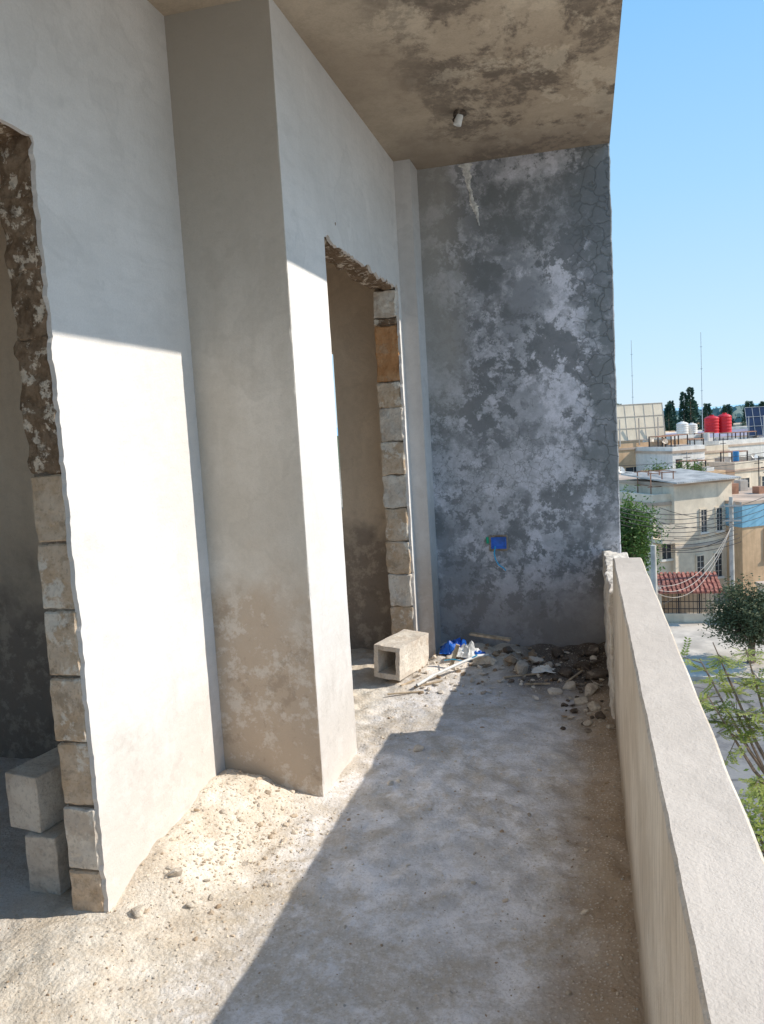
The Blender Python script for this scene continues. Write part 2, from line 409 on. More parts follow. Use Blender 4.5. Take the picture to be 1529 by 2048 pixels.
for j in range(ny + 1):
    y = Y0 + (Y1 - Y0) * j / ny
    grid.append([bm.verts.new((X0 + (X1 - X0) * i / nx, y, fh(X0 + (X1 - X0) * i / nx, y))) for i in range(nx + 1)])
for j in range(ny):
    for i in range(nx): bm.faces.new((grid[j][i], grid[j][i + 1], grid[j + 1][i + 1], grid[j + 1][i]))
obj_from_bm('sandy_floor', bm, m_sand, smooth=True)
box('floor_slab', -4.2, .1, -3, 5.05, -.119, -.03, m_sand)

ico = bmesh.new(); bmesh.ops.create_icosphere(ico, subdivisions=1, radius=1)
IV = [v.co.copy() for v in ico.verts]; IF = [[v.index for v in f.verts] for f in ico.faces]; ico.free()
def stones(name, items, mats):
    V = []; F = []; MI = []
    for (x, y, z, r, mi) in items:
        o = len(V); R = Matrix.Rotation(random.uniform(0, 6.28), 3, 'Z') @ Matrix.Rotation(random.uniform(-.5, .5), 3, 'X')
        sx, sy, sz = random.uniform(.8, 1.4), random.uniform(.6, 1.), random.uniform(.4, .8)
        for v in IV:
            k = random.uniform(.7, 1.15); q = R @ Vector((v.x * sx * k, v.y * sy * k, v.z * sz * k)); V.append((x + q.x * r, y + q.y * r, z + q.z * r))
        F += [[a + o for a in f] for f in IF]; MI += [mi] * len(IF)
    me = bpy.data.meshes.new(name); me.from_pydata(V, [], F)
    for m in mats: me.materials.append(m)
    me.polygons.foreach_set('material_index', MI); me.update()
    ob = bpy.data.objects.new(name, me); COL.objects.link(ob); return ob
items = []
for _ in range(12000):
    y = .9 + 4.0 * random.random() ** 1.1; x = random.uniform(-1.95, .08)
    if x < XA - .02 and y > 2.03: continue
    if x < XB and y > 2.88: continue
    w = .35 + .5 * sm(x, -.8, -1.1) + .6 * sm(x, -.25, .05)
    if random.random() > w: continue
    r = random.choice([.0015, .002, .0025, .003, .004]) * random.uniform(.8, 1.3)
    items.append((x, y, fh(x, y) + r * .2, r, random.choice([0, 0, 0, 1, 1, 2, 3])))
for _ in range(140):
    y = random.uniform(1.2, 4.8); x = random.uniform(-1.45, .07)
    if x < XB + .02 and y > 2.85: continue
    r = random.uniform(.005, .012); items.append((x, y, fh(x, y) + r * .1, r, random.choice([0, 0, 1, 3])))
for _ in range(900):
    x = random.gauss(-1.24, .13); y = random.gauss(2.50, .30)
    if x < XA + .01 or (y > 2.87): continue
    r = random.uniform(.002, .008) if random.random() < .93 else random.uniform(.009, .018); items.append((x, y, fh(x, y) + r * .05, r, random.choice([0, 1, 1, 1, 4])))
m_peb = mk_block('pebble_tan', (.66, .55, .43), (.78, .69, .57), (.56, .45, .34), .5)
m_peb3 = simple('pebble_grey', (.42, .40, .37), .3, 20)
m_peb4 = simple('pebble_brown', (.38, .28, .19), .3, 20)
m_peb5 = simple('pebble_buff', (.54, .43, .32), .3, 20)
stones('gravel', items, [m_rock, m_peb, m_peb3, m_peb4, m_peb5])

def chunk(bm, x, y, z, r, mi=0, flat=.6):
    t = bmesh.new()
    for _ in range(16):
        v = Vector((random.gauss(0, 1), random.gauss(0, 1), random.gauss(0, 1))).normalized()
        t.verts.new((v.x * r * random.uniform(.8, 1.1), v.y * r * .8, v.z * r * flat))
    bmesh.ops.convex_hull(t, input=t.verts[:])
    bmesh.ops.delete(t, geom=[v for v in t.verts if not v.link_faces], context='VERTS')
    bmesh.ops.bevel(t, geom=t.edges[:], offset=r * .07, segments=1, affect='EDGES')
    R = Matrix.Translation((x, y, z)) @ Matrix.Rotation(random.uniform(0, 6), 4, 'Z') @ Matrix.Rotation(random.uniform(-.4, .4), 4, 'Y')
    bmesh.ops.transform(t, matrix=R, verts=t.verts[:])
    me = bpy.data.meshes.new('t'); t.to_mesh(me); t.free(); n0 = len(bm.faces); bm.from_mesh(me); bpy.data.meshes.remove(me)
    bm.faces.ensure_lookup_table()
    for f in bm.faces[n0:]: f.material_index = mi
bm = bmesh.new()
for x, y, r, mi in [(-.42, 4.60, .085, 0), (-.33, 4.74, .06, 2), (-.5, 4.84, .05, 1), (-.25, 4.66, .045, 0), (-.58, 4.88, .04, 3), (-.2, 4.85, .06, 1), (-.48, 4.72, .055, 3), (-.36, 4.86, .04, 3),
                    (-.12, 4.35, .06, 0), (-.02, 4.25, .065, 0), (-.2, 4.25, .045, 2), (-.06, 4.12, .05, 0), (.02, 4.45, .08, 1), (-.05, 4.65, .07, 1), (-.15, 4.55, .06, 1), (.0, 4.85, .07, 1),
                    (0., 4.0, .05, 0), (.03, 3.85, .04, 1), (-.03, 3.8, .03, 0), (-.1, 3.98, .03, 1), (-.84, 4.7, .04, 0), (-.8, 4.6, .03, 0), (-.93, 4.62, .04, 0),
                    (-.78, 3.42, .032, 0), (-.9, 3.6, .014, 0), (-1.24, 2.12, .018, 0), (-1.33, 2.2, .03, 0), (-1.18, 2.4, .018, 0),
                    (-.82, 3.05, .02, 0), (-1.38, 2.05, .03, 0)]:
    chunk(bm, x, y, fh(x, y) + r * .2, r, mi)
for _ in range(190):
    x = random.uniform(-.55, .07); y = random.uniform(3.7, 5.0)
    if x < -.15 and y < 4.4: continue
    r = random.uniform(.006, .028); chunk(bm, x, y, fh(x, y) + r * .3, r, random.choice([0, 1, 1, 1, 2, 3]), random.uniform(.25, .7))
for _ in range(170):
    x = random.uniform(-1.0, -.25); y = random.uniform(4.15, 4.98); r = random.uniform(.005, .022); chunk(bm, x, y, fh(x, y) + r * .3, r, random.choice([0, 2, 2, 3]), random.uniform(.2, .7))
obj_from_bm('rubble_pile', bm, [m_rock, m_rock2, m_blk3, m_peb4])

def hollow_block(name, mat_, M4, w=.16, h=.19, l=.38, t=.028):
    bm = bmesh.new()
    def rb(*a): add_box(bm, *a)
    rb(-w / 2, -w / 2 + t, 0, l, 0, h); rb(w / 2 - t, w / 2, 0, l, 0, h)
    rb(-w / 2 + t, w / 2 - t, 0, l, 0, t); rb(-w / 2 + t, w / 2 - t, 0, l, h - t, h)
    rb(-w / 2 + t, w / 2 - t, l * .6, l * .6 + .03, t, h - t)
    bmesh.ops.remove_doubles(bm, verts=bm.verts[:], dist=.0005)
    bmesh.ops.subdivide_edges(bm, edges=[e for e in bm.edges if e.calc_length() > .05], cuts=6, use_grid_fill=True)
    for v in bm.verts: v.co += mn.noise_vector(v.co * 20 + Vector((M4.translation.x * 9, 3, 0))) * .006
    bmesh.ops.transform(bm, matrix=M4, verts=bm.verts[:])
    return obj_from_bm(name, bm, mat_)
hollow_block('hollow_concrete_block', m_blk3, Matrix.Translation((-1.14, 4.30, fh(-1.1, 4.45) + .01)) @ Matrix.Rotation(math.radians(-16), 4, 'Z') @ Matrix.Rotation(math.radians(3), 4, 'Y'), .17, .19, .36)
def solid_block(name, M4, w, h, l, s):
    bm = bmesh.new(); rough_box(bm, -w / 2, w / 2, 0, l, 0, h, .003, 9, 0, s, 16, .003)
    bmesh.ops.transform(bm, matrix=M4, verts=bm.verts[:]); return obj_from_bm(name, bm, m_blk3)
solid_block('concrete_block', Matrix.Translation((-1.765, 2.12, .004)) @ Matrix.Rotation(math.radians(-2), 4, 'Z'), .12, .195, .36, 1)
solid_block('concrete_block', Matrix.Translation((-1.84, 2.15, .203)) @ Matrix.Rotation(math.radians(-10), 4, 'Z'), .14, .19, .36, 2)

m_blue = simple('blue_plastic', (.01, .13, .58), .3, 20, .4, 0, .5)
m_white = simple('white_plastic', (.75, .75, .73), .15, 20, .5, 0, .4)
m_cyan = simple('cyan_wire_sheath', (.02, .40, .70), .1, 20, .4, 0, .5)
m_green = simple('green_plastic', (.03, .38, .22), .1, 20, .4)
m_wood = simple('weathered_wood', (.52, .41, .29), .35, 25, .8)
def crumple(name, x, y, sx, sy, hgt, mat_, seed):
    bm = bmesh.new(); n = 22; g = []
    for j in range(n + 1):
        r = []
        for i in range(n + 1):
            u = i / n * 2 - 1; v = j / n * 2 - 1
            R = 1 + .35 * mn.noise(Vector((u * 1.5, v * 1.5, seed)))
            px = x + u * sx * R; py = y + v * sy * R
            p = Vector((u * 3, v * 3, seed * 2.))
            z = fh(px, py) + .012 + hgt * max(0, 1 - u * u * .9) * max(0, 1 - v * v * .9) * (.6 + .9 * abs(mn.noise(p)) + .4 * mn.noise(p * 2.6))
            r.append(bm.verts.new((px + .02 * mn.noise(p + Vector((9, 0, 0))), py, z)))
        g.append(r)
    for j in range(n):
        for i in range(n): bm.faces.new((g[j][i], g[j][i + 1], g[j + 1][i + 1], g[j + 1][i]))
    return obj_from_bm(name, bm, mat_)
crumple('blue_plastic_bag', -.84, 4.84, .085, .09, .08, m_blue, 1.3)
crumple('blue_plastic_bag', -.67, 4.76, .08, .04, .04, m_blue, 5.3)
crumple('white_cloth_scrap', -.75, 4.78, .085, .055, .09, m_white, 2.7)
crumple('white_cloth_scrap', -.64, 4.70, .07, .03, .05, m_peb, 8.7)
crumple('white_cloth_scrap', -.28, 4.58, .06, .035, .035, m_white, 12.7)
tube('plastic_pipe', [(-.95, 4.22, .035), (-.88, 4.34, .055), (-.76, 4.5, .075), (-.66, 4.62, .09), (-.6, 4.66, .085)], .009, m_white)
tube('cyan_cable', [(-.86, 4.62, .06), (-.80, 4.56, .085), (-.73, 4.55, .075), (-.66, 4.6, .10)], .004, m_cyan)
bm = bmesh.new(); add_box(bm, -.13, .13, -.02, .02, 0, .014, 0, Matrix.Translation((-.62, 4.92, .12)) @ Matrix.Rotation(-.15, 4, 'Z') @ Matrix.Rotation(.1, 4, 'Y'))
obj_from_bm('wooden_plank', bm, m_wood)
bm = bmesh.new(); add_box(bm, -.012, .012, -.008, .008, 0, .14, 0, Matrix.Translation((-.82, 4.60, .03)) @ Matrix.Rotation(.35, 4, 'Y'))
obj_from_bm('wooden_stake', bm, m_wood)
bm = bmesh.new()
for x, y, a, l in [(-.4, 4.5, .4, .1), (-.1, 4.5, 1.2, .12), (-.3, 4.35, .1, .07), (-.9, 4.3, .7, .09), (-1.0, 4.15, .3, .1), (-1.02, 4.3, 1.1, .06)]:
    add_box(bm, -l, l, -.006, .006, 0, .006, 0, Matrix.Translation((x, y, fh(x, y) + .006)) @ Matrix.Rotation(a, 4, 'Z'))
obj_from_bm('wood_sticks', bm, m_wood)

eb = empty('electrical_box')
bm = bmesh.new(); t = .006
bx0, bx1, bz0, bz1 = -.60, -.505, .665, .738
yo, yi = 5.036, 5.049
add_box(bm, bx0, bx1, yo, yi, bz0, bz0 + t); add_box(bm, bx0, bx1, yo, yi, bz1 - t, bz1)
add_box(bm, bx0, bx0 + t, yo, yi, bz0 + t, bz1 - t); add_box(bm, bx1 - t, bx1, yo, yi, bz0 + t, bz1 - t)
add_box(bm, bx0 + t, bx1 - t, 5.045, 5.049, bz0 + t, bz1 - t)
obj_from_bm('box_shell', bm, m_blue, eb)
bm = bmesh.new()
for p in ((-.61, -.60, .655, .75), (-.505, -.497, .66, .748), (-.605, -.5, .738, .752), (-.605, -.5, .652, .665)):
    rough_box(bm, p[0] - .004, p[1] + .004, 5.041, 5.055, p[2], p[3], .005, 5, 0, p[0] * 30, 30, .003)
obj_from_bm('mortar_rim', bm, m_jgap, eb)
tube('conduit_end', [(-.622, 5.04, .70), (-.624, 5.042, .74)], .009, m_green, eb)
tube('loose_wire', [(-.575, 5.04, .68), (-.582, 5.02, .64), (-.575, 5.02, .60), (-.555, 5.015, .565), (-.525, 5.01, .545), (-.512, 5.01, .53)], .0042, m_cyan, eb)

cl = empty('ceiling_lamp_holder')
bm = bmesh.new(); bmesh.ops.create_cone(bm, cap_ends=True, segments=16, radius1=.035, radius2=.028, depth=.022, matrix=Matrix.Translation((-.565, 4.23, 3.027)))
obj_from_bm('rose', bm, m_rock2, cl)
bm = bmesh.new(); bmesh.ops.create_cone(bm, cap_ends=True, segments=16, radius1=.021, radius2=.017, depth=.05, matrix=Matrix.Translation((-.57, 4.22, 2.99)) @ Matrix.Rotation(.35, 4, 'Y'))
obj_from_bm('socket', bm, m_white, cl)
tube('wire', [(-.575, 4.24, 3.03), (-.60, 4.23, 3.0), (-.595, 4.21, 2.985)], .004, m_rock2, cl)

bm = bmesh.new(); pts = [(-.655, 3.035, .035), (-.645, 2.97, .022), (-.64, 2.90, .012), (-.628, 2.86, .009), (-.625, 2.81, .014), (-.612, 2.78, .022), (-.600, 2.75, .014), (-.593, 2.70, .006), (-.586, 2.66, .003)]
prev = None
for i in range(49):
    t = i / 6; k = min(int(t), 7); f = t - k
    x = pts[k][0] * (1 - f) + pts[k + 1][0] * f; z = pts[k][1] * (1 - f) + pts[k + 1][1] * f; w = pts[k][2] * (1 - f) + pts[k + 1][2] * f
    a, b = w * (1 + mn.noise(Vector((i * .6, 0, 0))) * .9), w * (1 + mn.noise(Vector((i * .6, 5, 0))) * .9)
    r = [bm.verts.new((x - a, 5.0495, z)), bm.verts.new((x + mn.noise(Vector((i * .8, 2, 0))) * .003, 5.042, z)), bm.verts.new((x + b, 5.0495, z))]
    if prev:
        bm.faces.new((prev[0], prev[1], r[1], r[0])); bm.faces.new((prev[1], prev[2], r[2], r[1]))
    prev = r
obj_from_bm('lime_streak', bm, simple('lime_deposit', (.84, .82, .78), .3, 40, .9, .004))

# ------------------------------------------------------------------ outside
G = -5.85
def mk_ground():
    a = M('dry_ground', .95, .1); md = a.noise(.35, 7, .6)
    c = a.mix(a.step(md, .35, .65), (.36, .31, .24), (.46, .41, .34)); far = a.step(a.y, 90, 200)
    c = a.mix(far, c, (.13, .15, .09)); return a.done(c)
bm = bmesh.new(); L = 6000
vs = [bm.verts.new(c) for c in ((-L, -200, G), (L, -200, G), (L, L, G), (-L, L, G))]; bm.faces.new(vs)
obj_from_bm('ground', bm, mk_ground())
def mk_asph():
    a = M('asphalt', .9, .2); md = a.noise(.5, 8, .68); f = a.noise(9, 6, .7)
    c = a.mix(a.step(md, .4, .6), (.17, .155, .145), (.26, .24, .22)); c = a.mix(a.step(f, .45, .65, 0, .5), c, (.32, .285, .245))
    v = a.voro(.45, 'DISTANCE_TO_EDGE', a.warp(1.2, .5)); c = a.mix(a.step(v, .03, .01, 0, .6), c, (.07, .065, .06))
    return a.done(c, a.bump(f, .01, .5))
box('road', -40, 60, 12.2, 22.6, G, G + .02, mk_asph())
m_pave = simple('pavement_concrete', (.60, .52, .43), .28, 1.2, .9)
box('pavement', -40, 60, 22.6, 28.6, G, G + .14, m_pave)
box('pavement', -40, 60, 9.5, 12.2, G, G + .14, m_pave)

def wallmat(name, col, var=.18):
    a = M(name, .9, .15); f = a.noise(.9, 8, .68); s_ = a.noise(1.6, 6, .65, vec=a.scale(a.pos, (1.5, 1.5, .2)), off=4); g = a.noise(6, 5, .7)
    c = a.mix(a.step(f, .35, .65), tuple(x * (1 - var) for x in col), tuple(min(1, x * (1 + var * .5)) for x in col))
    c = a.mix(a.step(s_, .48, .68, 0, .4), c, (col[0] * .6, col[1] * .58, col[2] * .55)); c = a.mix(a.step(g, .5, .7, 0, .2), c, tuple(x * .6 for x in col))
    return a.done(c)
m_cream = wallmat('wall_cream', (.78, .66, .51))
m_tan = wallmat('wall_tan', (.68, .46, .28))
m_whitew = wallmat('wall_white', (.82, .77, .70))
m_lilac = wallmat('wall_lilac', (.68, .63, .76), .1)
m_greyw = wallmat('wall_grey', (.52, .46, .40))
m_bluew = wallmat('wall_blue', (.26, .50, .64), .1)
m_glass = simple('window_dark', (.035, .045, .055), .3, 2, .25, 0, .5)
m_roofc = simple('roof_dusty', (.55, .42, .32), .3, .7)
m_metal = simple('corrugated_metal', (.56, .53, .49), .3, 1.5, .7, 0, .3)
m_iron = simple('dark_iron', (.05, .045, .045), .2, 5, .6)
m_rust = simple('rusty_sheet', (.38, .20, .13), .35, 2, .8)
m_tank_r = simple('red_tank_plastic', (.62, .02, .03), .15, 1, .45, 0, .4)
m_tank_b = simple('blue_drum_plastic', (.05, .22, .45), .15, 1, .5)
m_pole = simple('pole_concrete', (.54, .49, .43), .2, 4)

def cyl(bm, x, y, z0, z1, r, mi=0, T=None, seg=12):
    n0 = len(bm.faces)
    bmesh.ops.create_cone(bm, cap_ends=True, segments=seg, radius1=r, radius2=r, depth=z1 - z0, matrix=(T or Matrix()) @ Matrix.Translation((x, y, (z0 + z1) / 2)))
    bm.faces.ensure_lookup_table()
    for f in bm.faces[n0:]: f.material_index = mi
def house(name, cx, cy, w, d, zt, wall, rot=0., wins=(), parapet=.35, band=None, clutter=0):
    rot += 24; w *= 1.16
    wins = [(a * 1.14, b, c * 1.1, e) for a, b, c, e in wins]
    E = empty(name); T = Matrix.Translation((cx, cy, 0)) @ Matrix.Rotation(math.radians(rot), 4, 'Z')
    bm = bmesh.new(); add_box(bm, 0, w, 0, d, G, zt, 0, T)
    add_box(bm, -.06, w + .06, -.06, d + .06, zt, zt + .12, 1, T)
    if parapet:
        p = .14; z0 = zt + .12; z1 = z0 + parapet
        add_box(bm, 0, w, 0, p, z0, z1, 0, T); add_box(bm, 0, w, d - p, d, z0, z1, 0, T)
        add_box(bm, 0, p, p, d - p, z0, z1, 0, T); add_box(bm, w - p, w, p, d - p, z0, z1, 0, T)
    obj_from_bm('walls', bm, [wall, m_roofc], E)
    if band:
        bm = bmesh.new(); add_box(bm, -.03, w + .03, -.04, d, band[0], band[1], 0, T); obj_from_bm('painted_band', bm, band[2], E)
    if wins:
        bm = bmesh.new()
        for (wx, wz, ww, wh) in wins:
            add_box(bm, wx, wx + ww, -.02, .05, wz, wz + wh, 0, T)
            add_box(bm, wx - .06, wx + ww + .06, -.10, .0, wz - .08, wz, 1, T)
            add_box(bm, wx - .05, wx, -.05, .0, wz, wz + wh + .05, 2, T); add_box(bm, wx + ww, wx + ww + .05, -.05, .0, wz, wz + wh + .05, 2, T)
            add_box(bm, wx, wx + ww, -.05, .0, wz + wh, wz + wh + .05, 2, T)
            add_box(bm, wx + ww / 2 - .015, wx + ww / 2 + .015, -.035, -.021, wz, wz + wh, 3, T)
            for k in range(1, 4): add_box(bm, wx, wx + ww, -.033, -.022, wz + wh * k / 4 - .01, wz + wh * k / 4 + .01, 3, T)
        obj_from_bm('windows', bm, [m_glass, m_whitew, wall, m_greyw], E)
    if clutter:
        bm = bmesh.new(); z0 = zt + .121
        for _ in range(clutter):
            x = random.uniform(.2, w - .3); y = random.uniform(.3, d * .7); k = random.random()
            if k < .2: cyl(bm, x, y, z0, z0 + random.uniform(.5, .8), random.uniform(.15, .25), random.choice([0, 4, 3]), T)
            elif k < .5:
                s = random.uniform(.3, .7); add_box(bm, x, x + s, y, y + .4, z0, z0 + random.uniform(.2, .5), random.choice([0, 1, 2]), T)
            elif k < .72:
                hh = random.uniform(.8, 1.7); cyl(bm, x, y, z0, z0 + hh, .02, 3, T, 6)
                add_box(bm, x - .3, x + .3, y, y + .02, z0 + hh - .1, z0 + hh - .07, 3, T); add_box(bm, x - .2, x + .2, y, y + .02, z0 + hh - .3, z0 + hh - .27, 3, T)
            elif k < .8:
                cyl(bm, x, y, z0, z0 + .4, .025, 3, T, 6)
                n0 = len(bm.faces); bmesh.ops.create_cone(bm, cap_ends=False, segments=14, radius1=.03, radius2=.2, depth=.07, matrix=T @ Matrix.Translation((x, y - .05, z0 + .45)) @ Matrix.Rotation(math.radians(55), 4, 'X'))
                bm.faces.ensure_lookup_table()
                for f in bm.faces[n0:]: f.material_index = 1
            else:
                add_box(bm, x, x + 1.1, y, y + .8, z0 + .7, z0 + .75, 2, T)
                for a, b in ((0, 0), (1.05, 0), (0, .75), (1.05, .75)): add_box(bm, x + a, x + a + .05, y + b, y + b + .05, z0, z0 + .7, 3, T)
        obj_from_bm('rooftop_equipment', bm, [m_whitew, m_greyw, m_rust, m_iron, m_tank_b], E)
    return E, T
random.seed(5)
E, T = house('two_storey_house', 3.15, 31.6, 2.35, 6, -1.25, m_cream, 10, [(1.05, -3.1, .24, .85), (1.7, -3.1, .24, .85), (.85, -4.9, .3, .9), (1.6, -4.9, .3, .9)], .0, band=(-3.62, -3.52, m_greyw))
bm = bmesh.new()
for i in range(29):
    x = -.15 + i * .105; add_box(bm, x, x + .055, -.35, 3.0, 0, .04, 0, T @ Matrix.Translation((0, 0, -1.1)) @ Matrix.Rotation(.07, 4, 'X'))
add_box(bm, -.15, 2.9, -.35, 3.0, -.02, .0, 0, T @ Matrix.Translation((0, 0, -1.1)) @ Matrix.Rotation(.07, 4, 'X'))
obj_from_bm('corrugated_roof', bm, m_metal, E)
E, T = house('stone_annex', 2.35, 31.4, .95, 4, -1.95, m_cream, 4, [(.3, -4.0, .35, 1.1)], .3)
bm = bmesh.new(); add_box(bm, -.1, .9, -.75, 0, -3.3, -3.18, 0, T); add_box(bm, -.1, .9, -.75, -.69, -3.18, -2.6, 0, T); obj_from_bm('balcony', bm, m_cream, E)
# roof-frame scaffold beside the two storey house
bm = bmesh.new(); T2 = Matrix.Translation((2.35, 32.0, 0)) @ Matrix.Rotation(math.radians(20), 4, 'Z')
for x in (0, .45, .9):
    for y in (0, 1.2): add_box(bm, x, x + .035, y, y + .035, -1.9, -.75, 0, T2)
for z in (-1.3, -.78):
    for y in (0, 1.2): add_box(bm, -.1, 1.05, y + .036, y + .06, z, z + .03, 0, T2)
    for x in (0, .45, .9): add_box(bm, x + .036, x + .06, 0, 1.25, z + .031, z + .055, 0, T2)
obj_from_bm('metal_scaffold', bm, m_rust)
house('tan_house', 1.55, 45, 3.9, 7, -.35, m_tan, 6, [(.5, -2.4, .9, 1.1), (2.4, -2.4, .9, 1.1)], .22)
house('white_house', 4.25, 43, 1.7, 4, -.55, m_whitew, 8, [(.4, -2.2, .5, .8)], .2, None, 3)
house('stone_house', 1.75, 38, 1.4, 4, -1.6, m_whitew, 8, [(.5, -3.6, .4, .9)], .25, None, 2)
house('beige_house', 5.6, 50, 2.9, 6, -1.0, m_cream, 12, [(.5, -2.8, .6, 1.), (1.7, -2.8, .6, 1.)], .3, None, 7)
house('beige_house', 4.9, 39.5, 1.5, 4, -1.7, m_tan, 10, [(.3, -3.4, .4, .9)], .25, None, 5)
house('beige_house', 7.0, 42, 3.4, 5, -1.55, m_cream, 12, [(.3, -2.9, .5, 1.), (1.5, -2.9, .5, 1.)], .35, None, 8)
house('white_house', 8.4, 56, 4.5, 6, -.9, m_whitew, 10, [(.6, -2.6, .6, 1.), (2, -2.6, .6, 1.)], .3, None, 6)
house('tan_house', 5.6, 32.2, 3.5, 5, -2.1, m_tan, 6, [(.9, -4.2, .4, 1.1), (2.0, -4.2, .4, 1.1)], 0, (-2.95, -2.05, m_bluew), 6)
house('lilac_house', 8.4, 66, 16, 8, -.65, m_lilac, -8, [(2, -2.4, .8, .9), (5, -2.4, .8, .9), (8, -2.4, .8, .9)], .3)
house('white_house', 5.9, 60, 2.6, 6, -.45, m_whitew, 6, [(.8, -2.3, .7, .9)], .2)
house('boundary_wall', 5.6, 28.7, 3.5, .3, -4.5, m_cream, -5, [], 0)
random.seed(21)
for i in range(40):
    y = random.uniform(72, 175); x = y * random.uniform(.0, .30)
    house('distant_house', x, y, random.uniform(4, 9), 7, random.uniform(-2.8, -1.0), random.choice([m_cream, m_whitew, m_tan, m_greyw, m_cream]), random.uniform(2, 25), [(.8, -3.6, .9, 1.), (2.6, -3.6, .9, 1.)], .3, None, random.choice([0, 2, 3]))

def solar(name, x, y, z, w, h, tilt, mat_, nx_, back=True, rot=0):
    E = empty(name); T = Matrix.Translation((x, y, z)) @ Matrix.Rotation(math.radians(rot), 4, 'Z'); P = T @ Matrix.Rotation(math.radians(tilt), 4, 'X')
    bm = bmesh.new(); add_box(bm, 0, w, -.03, .03, 0, h, 0, P)
    for i in range(nx_ + 1):
        xx = w * i / nx_; add_box(bm, xx - .015, xx + .015, -.045, -.031, 0, h, 1, P)
    for k in (0, .33, .66, 1.): add_box(bm, 0, w, -.06, -.046, h * k - .015, h * k + .015, 1, P)
    for i in range(0, nx_ + 1, 2):
        xx = w * i / nx_; add_box(bm, xx - .025, xx + .025, -.25, -.2, -.3, h * .6, 1, T)
    obj_from_bm('panel', bm, [mat_, m_greyw if back else m_metal], E); return E
m_panel_back = simple('panel_backsheet', (.74, .63, .48), .12, 1)
m_panel = simple('solar_glass', (.03, .04, .08), .2, 2, .2, 0, .6)
solar('solar_panel_array', 1.7, 45.3, .15, 2.9, 1.95, -8, m_panel_back, 5, True, 28)
solar('solar_panel_array', 10.9, 60, -.4, 2.8, 2.3, -32, m_panel, 6, False)
def tank(name, x, y, z, r, h, mat_):
    bm = bmesh.new(); prof = []
    n = 12
    for i in range(n + 1):
        zz = h * .86 * i / n; prof.append((r * (1 - (.045 if i % 2 else 0)), zz))
    prof += [(r * .9, h * .90), (r * .6, h * .96), (r * .3, h * .98), (r * .3, h * 1.03), (0.001, h * 1.03)]
    prev = None
    for (rr, zz) in prof:
        ring = [bm.verts.new((x + rr * math.cos(a * math.pi / 12), y + rr * math.sin(a * math.pi / 12), z + zz)) for a in range(24)]
        if prev:
            for a in range(24): bm.faces.new((prev[a], prev[(a + 1) % 24], ring[(a + 1) % 24], ring[a]))
        prev = ring
    return obj_from_bm(name, bm, mat_)
tank('red_water_tank', 9.75, 68.4, -.52, .58, 1.65, m_tank_r); tank('red_water_tank', 10.75, 68.8, -.52, .55, 1.75, m_tank_r)
tank('white_water_tank', 6.85, 62.0, -.31, .42, 1.15, m_whitew); tank('white_water_tank', 7.6, 62.8, -.31, .38, 1.0, m_whitew)
tank('white_water_tank', 3.4, 47.2, -.21, .3, .7, m_whitew)

gt = empty('tiled_gatehouse'); m_tile = simple('roof_tile_red', (.40, .16, .115), .5, 5)
bm = bmesh.new(); T = Matrix.Translation((2.25, 28.6, 0))
add_box(bm, 0, 2.0, 1.3, 1.45, G, -4.45, 0, T); add_box(bm, 0, .12, 0, 1.3, G, -4.5, 0, T)
add_box(bm, 0, 2.0, .05, .17, G, G + .45, 0, T)
obj_from_bm('walls', bm, m_cream, gt)
bm = bmesh.new(); R = T @ Matrix.Translation((-.1, -.2, -4.62)) @ Matrix.Rotation(math.radians(11), 4, 'X')
add_box(bm, 0, 2.2, 0, 1.8, -.03, 0, 0, R)
for i in range(15):
    for k in range(7):
        j = random.uniform(-.015, .015)
        add_box(bm, i * .15 + j, i * .15 + .09 + j, k * .26, k * .26 + .25, .001, .05 + .006 * (k % 2), 0, R)
obj_from_bm('roof', bm, m_tile, gt)
bm = bmesh.new()
for i in range(15): add_box(bm, .06 + i * .135, .08 + i * .135, .08, .1, G + .45, -4.65, 0, T)
for z in (G + .6, -5.0, -4.68): add_box(bm, 0, 2.0, .075, .105, z, z + .025, 0, T)
for x in (0, .66, 1.33, 1.97): add_box(bm, x, x + .045, .06, .11, G, -4.62, 0, T)
obj_from_bm('iron_bars', bm, m_iron, gt)

def pole(name, x, y, z1, r):
    E = empty(name)
    bm = bmesh.new(); bmesh.ops.create_cone(bm, cap_ends=True, segments=14, radius1=r * 1.15, radius2=r * .85, depth=z1 - G, matrix=Matrix.Translation((x, y, (z1 + G) / 2)))
    obj_from_bm('shaft', bm, m_pole, E); return E
u = pole('utility_pole', 4.85, 29.9, -1.55, .08)
bm = bmesh.new(); add_box(bm, 4.5, 5.2, 29.74, 29.79, -1.88, -1.83); add_box(bm, 4.55, 5.15, 29.74, 29.79, -2.4, -2.35)
for i in range(4): add_box(bm, 4.55 + i * .19, 4.58 + i * .19, 29.745, 29.785, -1.83, -1.74)
obj_from_bm('crossarms', bm, m_greyw, u)
pole('concrete_post', 1.66, 22.2, -2.0, .085)
def cat(a, b, sag, n=18):
    return [tuple(Vector(a).lerp(Vector(b), i / n) - Vector((0, 0, sag * 4 * (i / n) * (1 - i / n)))) for i in range(n + 1)]
wires = []
for i in range(10):
    wires.append(cat((4.6 + .06 * i, 29.75, -1.85 - .14 * i), (.2 - .1 * i, 18 + i, -.35 - .15 * i), .30 + .05 * i))
for i in range(4): wires.append(cat((4.85, 29.7, -1.9 - .2 * i), (9.5, 36, -.6 - .3 * i), .3))
for i in range(4): wires.append(cat((4.85, 29.9, -2.3 - .2 * i), (2.6 - .1 * i, 31.3, -2.0 - .5 * i), .15 + .05 * i))
for i in range(3): wires.append(cat((-1, 33 + i, -.4 - .35 * i), (12, 40 + i, .1 - .45 * i), .4))
tube('power_lines', wires, .010, m_iron)
